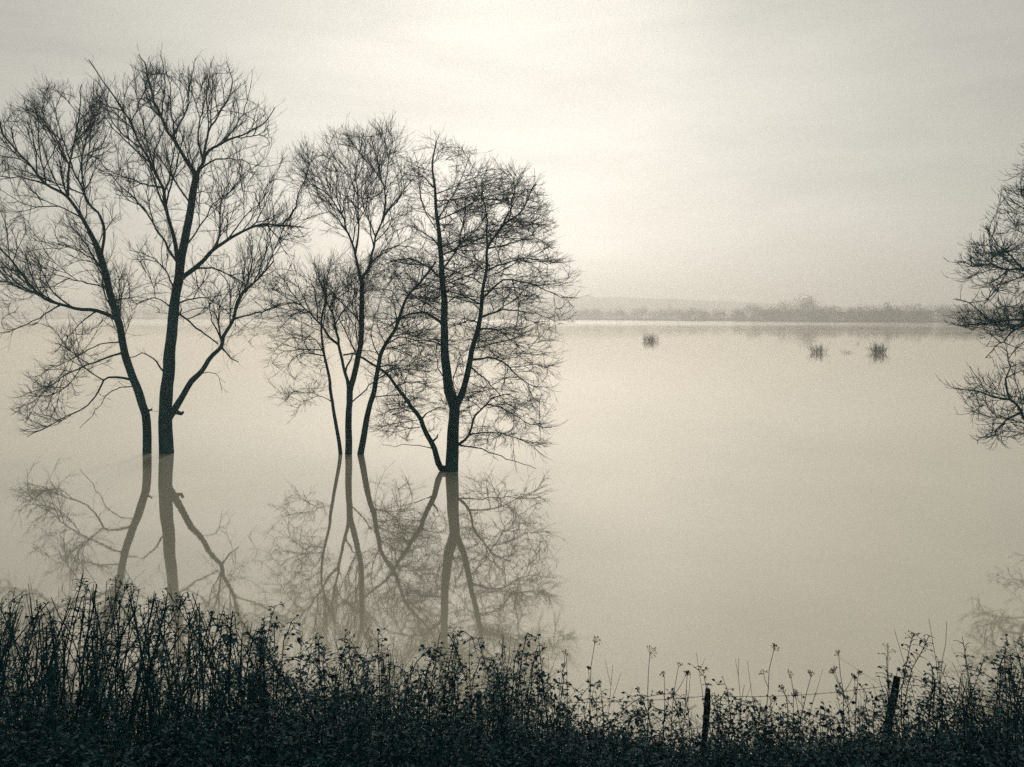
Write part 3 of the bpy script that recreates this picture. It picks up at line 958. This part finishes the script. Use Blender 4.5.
def stalk(px, py, Y, px_foot, label, seed, kind='umbel', group=None, r=.0055):
    """dead upright stalk; kind umbel = with ribs carrying seed heads, plain = bare, seedy = ragged withered tufts"""
    g = np.random.default_rng(seed)
    p, gz, h = top_height(px, py, Y)
    f = at(px_foot, py, Y)
    foot = np.array([f[0], Y + g.normal(0, .1), ground_z(f[0], Y) - .05])
    root = empty({'umbel': 'umbel_stalk', 'plain': 'dead_stem', 'seedy': 'withered_stalk'}[kind], foot)
    tag(root, label, 'dead plant', group)
    m = MB()
    k = 9; s = np.linspace(0, 1, k)
    bend = g.normal(0, (.03 if kind == 'umbel' else .055) * h, 3)
    P = foot + (p - foot) * s[:, None] + np.sin(s * PI)[:, None] * bend + g.normal(0, .006, (k, 3)) * s[:, None]
    m.tube(P, np.linspace(r, r * .42, k), 5)
    hm = MB(); has = False; heads = []

    def head(o, d, sz):
        hm = MB(); heads.append(hm)
        n = int(g.integers(5, 14))
        dv = d + g.normal(0, g.uniform(.4, .8), (n, 3)); dv[:, 2] += g.uniform(0, .35)
        dv /= np.linalg.norm(dv, axis=1, keepdims=True)
        L = sz * g.uniform(.7, 1.1, (n, 1))
        E = o + dv * L
        hm.tubes(np.stack([np.repeat(o[None], n, 0), o + dv * L * .55 - [0, 0, .003], E], 1), np.full((n, 3), .0015), 3)
        for _ in range(3):
            q = dv + g.normal(0, .7, dv.shape); q /= np.linalg.norm(q, axis=1, keepdims=True)
            hm.tubes(np.stack([E, E + q * .010, E + q * .019], 1), np.array([[.0014, .0026, .0018]]) * np.ones((n, 1)), 3)
    if kind == 'umbel':
        d = P[-1] - P[-2]; d /= np.linalg.norm(d)
        head(P[-1], d + g.normal(0, .25, 3), g.uniform(.035, .075))
        nb = int(g.integers(2, 5))
        for b in range(nb):
            j = g.uniform(.45, .86); o = foot + (P[-1] - foot) * j
            i = int(j * (k - 1)); o = P[i]
            a = g.uniform(0, 2 * PI)
            dv = np.array([math.cos(a) * .55, math.sin(a) * .3, .9]); dv /= np.linalg.norm(dv)
            L = g.uniform(.12, .26)
            e = o + dv * L
            m.tube([o, o + dv * L * .5 + np.array([dv[0], dv[1], 0]) * .02, e], [r * .55, r * .45, r * .3], 4)
            head(e, dv + g.normal(0, .35, 3), g.uniform(.018, .05))
    elif kind == 'seedy':
        has = True
        n = int(34 * h)
        j = g.uniform(.3, 1, n) ** .7
        O = np.stack([np.interp(j, s, P[:, q]) for q in range(3)], 1)
        dv = g.normal(0, 1, (n, 3)); dv[:, 2] = np.abs(dv[:, 2]) * .6 + .1; dv /= np.linalg.norm(dv, axis=1, keepdims=True)
        L = g.uniform(.03, .16, (n, 1)) * (1.25 - j[:, None])  + .02
        E = O + dv * L
        m.tubes(np.stack([O, (O + E) / 2 + [0, 0, .008], E], 1), np.array([[.0034, .0028, .0022]]) * np.ones((n, 1)), 3)
        dd = dv + g.normal(0, .5, dv.shape) - [0, 0, .5]
        leaves(hm, E, dd, g.uniform(.014, .040, n), g)
    else:
        nb = int(g.integers(0, 4))
        for b in range(nb):
            i = int(g.integers(3, k - 1)); o = P[i]; a = g.uniform(0, 2 * PI)
            dv = np.array([math.cos(a) * .45, math.sin(a) * .3, .9]); dv /= np.linalg.norm(dv); L = g.uniform(.1, .35)
            m.tube([o, o + dv * L * .5, o + dv * L + [0, 0, .02]], [r * .55, r * .45, r * .25], 4)
    m.build('stalk', M['stem'], root)
    if has: hm.build('withered_leaves', M['leaf'], root, smooth=False)
    for q in heads: q.build('seed_head', M['stem'], root, smooth=False)


# named dead umbels and stems, left to right
U = [
    (565, 656, 7.6, 556, 'umbel', 'short umbel stalk at the right end of the tall middle bramble'),
    (594, 643, 7.4, 600, 'umbel', 'tall thin umbel stalk alone against the water, right of the tree reflections'),
    (613, 664, 7.4, 602, 'plain', 'bare stem leaning right beside the tall lone umbel stalk'),
    (649, 653, 7.4, 649, 'umbel', 'straight umbel stalk midway between the lone umbel and the square topped post'),
    (665, 678, 7.6, 662, 'umbel', 'short umbel stalk just right of the straight midway umbel'),
    (679, 667, 7.6, 676, 'umbel', 'umbel stalk second to the left of the square topped post'),
    (687, 677, 7.4, 678, 'umbel', 'umbel stalk leaning right, nearest to the left of the square topped post'),
    (697, 654, 7.5, 702, 'plain', 'thin pale stem crossing the left edge of the square topped post'),
    (738, 657, 7.5, 733, 'plain', 'thin bare stem, left one of the pair right of the square topped post'),
    (747, 663, 7.5, 742, 'plain', 'thin bare stem, right one of the pair right of the square topped post'),
    (773, 650, 7.3, 763, 'umbel', 'tallest umbel stalk between the two right hand posts'),
    (792, 680, 7.4, 790, 'umbel', 'low umbel stalk just right of the tallest one between the right hand posts'),
    (810, 677, 7.4, 799, 'umbel', 'umbel stalk leaning right below the fence wire between the right hand posts'),
    (839, 656, 7.2, 837, 'umbel', 'broad branching umbel stalk rising through the fence wire'),
    (859, 675, 7.4, 852, 'umbel', 'small faint umbel stalk left of the leaning post'),
    (888, 653, 7.0, 886, 'umbel', 'umbel stalk just left of the leaning post top'),
    (894, 630, 7.0, 903, 'plain', 'bare stem leaning left over the leaning post'),
    (913, 634, 6.9, 909, 'seedy', 'tall withered leafy stalk just right of the leaning post'),
    (928, 618, 6.8, 934, 'plain', 'highest bare stem right of the leaning post'),
    (930, 634, 6.8, 926, 'seedy', 'withered ragged stalk beside the highest bare stem on the right'),
    (946, 622, 6.9, 938, 'plain', 'bare stem leaning right behind the ragged stalks at the right'),
    (963, 636, 6.7, 955, 'seedy', 'drooping withered stalk left of the edge tree reflection'),
    (1010, 655, 6.4, 1000, 'seedy', 'withered stalk at the right edge of the photo'),
]
for i, (px, py, Y, pf, kd, lab) in enumerate(U):
    stalk(px, py, Y, pf, lab, 300 + i, kd, r=.0062 if kd != 'plain' else .0042)

g = np.random.default_rng(500)
# the crowded dark stems of the thicket at the left: nothing tells them apart
for i in range(210):
    px = g.uniform(-70, 275); Y = g.uniform(5.0, 7.8)
    py = np.interp(px, [-70, 0, 60, 120, 200, 275], [584, 588, 590, 576, 596, 626]) + abs(g.normal(0, 30))
    py += 26 * noise.noise(Vector((px * .03, 2, 0))); pf = px + g.normal(-6, 38 if g.random() < .65 else 85)
    stalk(px, py, Y, pf, 'one of the crowded dark dead stems in the thicket at the left', 600 + i,
          'plain' if g.random() < .58 else 'seedy', 'dead stems in the left thicket', r=g.uniform(.005, .0115))
for i in range(60):
    px = g.uniform(275, 545); Y = g.uniform(5.6, 7.9)
    py = 632 + abs(g.normal(0, 24))
    stalk(px, py, Y, px + g.normal(-2, 16), 'one of the thin dark stems among the leafy brambles in the middle', 800 + i,
          'plain' if g.random() < .35 else 'seedy', 'dead stems among the middle brambles', r=g.uniform(.004, .0075))
for i in range(46):
    px = g.uniform(880, 1075); Y = g.uniform(5.6, 7.4)
    py = 655 + abs(g.normal(0, 26))
    stalk(px, py, Y, px + g.normal(0, 22), 'one of the criss-crossing dead stems at the right end of the bank', 900 + i,
          'plain' if g.random() < .5 else 'seedy', 'dead stems at the right end', r=g.uniform(.004, .0075))
for i in range(26):
    px = g.uniform(545, 880); Y = g.uniform(6.6, 8.2)
    py = 684 + abs(g.normal(0, 18))
    stalk(px, py, Y, px + g.normal(0, 14), 'one of the low thin stems among the brambles beside the fence', 960 + i,
          'plain' if g.random() < .4 else 'seedy', 'low dead stems beside the fence', r=g.uniform(.003, .0055))

BR = [
    (20, 640, 6.4, 90, 'bramble bush at the far left edge of the bank'),
    (95, 640, 6.8, 90, 'bramble bush under the reflection of the leaning left tree'),
    (165, 655, 6.4, 90, 'bramble bush under the reflection of the tallest tree trunk'),
    (225, 650, 6.9, 80, 'bramble bush below the low right limb reflection of the tallest tree'),
    (262, 612, 6.6, 70, 'tall leafy bramble clump, highest one left of the middle tree reflections'),
    (318, 630, 6.8, 80, 'leafy bramble bush under the reflection of the thinnest stem'),
    (362, 622, 7.0, 70, 'leafy bramble bush under the reflection of the slender middle trees'),
    (412, 642, 6.9, 80, 'leafy bramble bush between the middle and right tree reflections'),
    (455, 632, 7.2, 60, 'leafy bramble bush directly below the forked right trunk reflection'),
    (512, 628, 7.0, 70, 'tall arching bramble at the right end of the leafy middle growth'),
    (555, 678, 7.4, 70, 'low bramble bush below the short umbel at the edge of the middle growth'),
    (608, 700, 7.6, 80, 'low bramble bush at the foot of the tall lone umbel stalk'),
    (655, 700, 7.6, 70, 'low bramble bush at the foot of the straight midway umbel'),
    (726, 682, 7.7, 60, 'bramble arching over beside the square topped post'),
    (775, 690, 7.5, 70, 'bramble bush at the foot of the tallest umbel between the posts'),
    (832, 702, 7.4, 80, 'bramble bush below the broad branching umbel'),
    (868, 690, 7.2, 60, 'bramble sprawling left from the leaning post'),
    (925, 672, 6.9, 80, 'bramble bush just right of the leaning post'),
    (985, 660, 6.6, 90, 'dark bramble bush in the bottom right corner'),
    (1050, 640, 6.4, 100, 'bramble bush running out past the right edge'),
]
for i, (px, py, Y, w, lab) in enumerate(BR):
    bramble(px, py, Y, w, lab, 1200 + i, leafy=1.25 if px > 230 else .8, canes=16 if px > 240 else 9)

# continuous ground cover
ug = MB()
g = np.random.default_rng(77)
n = 150000
X = g.uniform(-8.5, 8.5, n); Y = g.uniform(3.6, 9.4, n)
inside = np.abs(X) < .75 * Y + .8
keep = inside | (g.random(n) < .35)
X, Y = X[keep], Y[keep]; n = len(X)
pxs = W / 2 + F * X / Y
solid = np.interp(pxs, [-100, 0, 150, 280, 420, 540, 600, 700, 800, 900, 1024, 1100], [714, 716, 722, 712, 716, 722, 742, 750, 748, 742, 730, 724])
ztop = CAM_Z - (solid - HORIZON) / F * Y
gz = bank_z(Y)
bump = np.array([noise.noise(Vector((x * 1.7, y * 1.7, 5))) for x, y in zip(X, Y)])
hh = np.clip(ztop - gz, .12, 1.0) * (1 + .55 * bump)
hh = np.where(Y > 8.4, hh * np.clip((9.6 - Y) / 1.2, .25, 1), hh)
Z = gz + hh * np.minimum(g.random(n) ** .8 + np.abs(g.normal(0, .12, n)), 1.3)
d = g.normal(0, 1, (n, 3)); d[:, 2] = d[:, 2] * .6 - .1
leaves(ug, np.stack([X, Y, Z], 1), d, g.uniform(.014, .040, n), g)
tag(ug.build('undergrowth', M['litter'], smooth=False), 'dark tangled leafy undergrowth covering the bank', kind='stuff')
gr = MB()
n = 15000
X = g.uniform(-8, 8, n); Y = g.uniform(4.2, 9.3, n); gz = bank_z(Y)
pxs = W / 2 + F * X / Y
ln = g.uniform(.25, 1.05, n) * np.interp(pxs, [0, 250, 560, 640, 900, 1024], [1.5, 1.25, 1.0, .7, .8, 1.1]) * np.where(Y > 8.2, .6, 1)
le = g.normal(0, .5, (n, 2))
P = np.zeros((n, 5, 3))
for i, s in enumerate(np.linspace(0, 1, 5)):
    P[:, i, 0] = X + le[:, 0] * ln * s ** 1.7; P[:, i, 1] = Y + le[:, 1] * ln * s ** 1.7
    P[:, i, 2] = gz - .03 + ln * (s - .28 * s * s * np.abs(le).sum(1))
gr.tubes(P, np.linspace(1, .3, 5)[None] * g.uniform(.002, .0055, (n, 1)), 3)
tag(gr.build('dead_grass', M['stem']), 'thin dead grass and fine stalks tangled through the undergrowth', kind='stuff')

# ------------------------------------------------------------------ haze
hz = MB()
x0, x1, y0, y1, z0, z1 = -2620, 2620, -420, 2520, -4, 88
hz.add([(x0, y0, z0), (x1, y0, z0), (x1, y1, z0), (x0, y1, z0), (x0, y0, z1), (x1, y0, z1), (x1, y1, z1), (x0, y1, z1)],
       [(0, 3, 2, 1), (4, 5, 6, 7), (0, 1, 5, 4), (1, 2, 6, 5), (2, 3, 7, 6), (3, 0, 4, 7)])
hm_, nt, out = nodemat('mist')
pv = nt.nodes.new('ShaderNodeVolumePrincipled')
pv.inputs['Color'].default_value = (1.0, 0.975, 0.945, 1)
pv.inputs['Density'].default_value = 0.00095
pv.inputs['Anisotropy'].default_value = 0.75
pv.inputs['Density Attribute'].default_value = ''      # even density throughout
pv.inputs['Temperature Attribute'].default_value = ''
nt.links.new(pv.outputs['Volume'], out.inputs['Volume'])
tag(hz.build('haze', hm_, smooth=False), 'pale winter mist over the flood', kind='stuff')

# ------------------------------------------------------------------ light
SUN_EL, SUN_AZ = math.radians(38), math.radians(-3)       # ahead of the camera, behind cloud
sd = Vector((math.sin(SUN_AZ) * math.cos(SUN_EL), math.cos(SUN_AZ) * math.cos(SUN_EL), math.sin(SUN_EL)))
sl = bpy.data.lights.new('sun', 'SUN'); sl.energy = 1.4; sl.angle = math.radians(12); sl.color = (1, .95, .86)
so = bpy.data.objects.new('sun', sl); col.objects.link(so)
so.rotation_euler = (-sd).to_track_quat('-Z', 'Y').to_euler()
so.location = (0, 40, 60)

w = bpy.data.worlds.new('World'); scene.world = w; w.use_nodes = True
nt = w.node_tree; nt.nodes.clear()
N = nt.nodes.new; L = nt.links.new
out = N('ShaderNodeOutputWorld'); bg = N('ShaderNodeBackground'); bg.inputs['Strength'].default_value = 0.1
sky = N('ShaderNodeTexSky'); sky.sky_type = 'NISHITA'; sky.sun_disc = False
sky.sun_elevation = SUN_EL; sky.sun_rotation = SUN_AZ
tc = N('ShaderNodeTexCoord')
sx = N('ShaderNodeSeparateXYZ'); L(tc.outputs['Generated'], sx.inputs[0])


def mth(op, a, b=None, clamp=False):
    n = N('ShaderNodeMath'); n.operation = op; n.use_clamp = clamp
    for i, v in enumerate((a, b)):
        if v is None: continue
        if isinstance(v, (int, float)): n.inputs[i].default_value = v
        else: L(v, n.inputs[i])
    return n.outputs[0]


gx = mth('POWER', mth('ABSOLUTE', mth('DIVIDE', mth('ADD', sx.outputs['X'], 0.0), 0.45)), 2.0)
gz_ = mth('POWER', mth('ABSOLUTE', mth('DIVIDE', mth('SUBTRACT', sx.outputs['Z'], 0.05), 0.46)), 2.0)
glow = mth('EXPONENT', mth('MULTIPLY', mth('ADD', gx, gz_), -1.0))
front = mth('ADD', mth('MULTIPLY', sx.outputs['Y'], 0.35), 0.65)
glow = mth('MULTIPLY', glow, front)
lum = mth('ADD', mth('MULTIPLY', glow, 0.72), 0.34)
# soft layered cloud
mp = N('ShaderNodeMapping'); mp.inputs['Scale'].default_value = (1.6, 1.6, 7.5); mp.inputs['Rotation'].default_value = (0, math.radians(-4), 0)
L(tc.outputs['Generated'], mp.inputs['Vector'])
nz = N('ShaderNodeTexNoise'); nz.inputs['Scale'].default_value = 2.2; nz.inputs['Detail'].default_value = 7; nz.inputs['Roughness'].default_value = .55
nz.inputs['Distortion'].default_value = .3
L(mp.outputs['Vector'], nz.inputs['Vector'])
cl = N('ShaderNodeMapRange'); cl.inputs['From Min'].default_value = .3; cl.inputs['From Max'].default_value = .7
cl.inputs['To Min'].default_value = .88; cl.inputs['To Max'].default_value = 1.09
L(nz.outputs['Fac'], cl.inputs['Value'])
lum = mth('MULTIPLY', lum, cl.outputs['Result'])
lum10 = mth('MULTIPLY', lum, 10.0)
cr = N('ShaderNodeValToRGB')
cr.color_ramp.elements[0].position = .45; cr.color_ramp.elements[0].color = (.965, .95, .83, 1)
cr.color_ramp.elements[1].position = 1.1; cr.color_ramp.elements[1].color = (1, .938, .84, 1)
L(lum, cr.inputs['Fac'])
vm = N('ShaderNodeVectorMath'); vm.operation = 'SCALE'
L(cr.outputs['Color'], vm.inputs[0]); L(lum10, vm.inputs['Scale'])
mx = N('ShaderNodeMix'); mx.data_type = 'RGBA'; mx.inputs['Factor'].default_value = .95
L(sky.outputs['Color'], mx.inputs['A']); L(vm.outputs[0], mx.inputs['B'])
L(mx.outputs['Result'], bg.inputs['Color']); L(bg.outputs[0], out.inputs['Surface'])

# ------------------------------------------------------------------ render settings
vs = scene.view_settings
vs.view_transform = 'Standard'; vs.look = 'None'; vs.exposure = 0.08; vs.gamma = 1; vs.use_curve_mapping = False
scene.render.engine = 'CYCLES'
cy = scene.cycles
cy.max_bounces = 8; cy.diffuse_bounces = 3; cy.glossy_bounces = 4; cy.volume_bounces = 3; cy.transparent_max_bounces = 8
cy.use_denoising = False      # the fine sampling noise sits like the photograph's film grain
try: cy.denoiser = 'OPENIMAGEDENOISE'
except Exception: pass
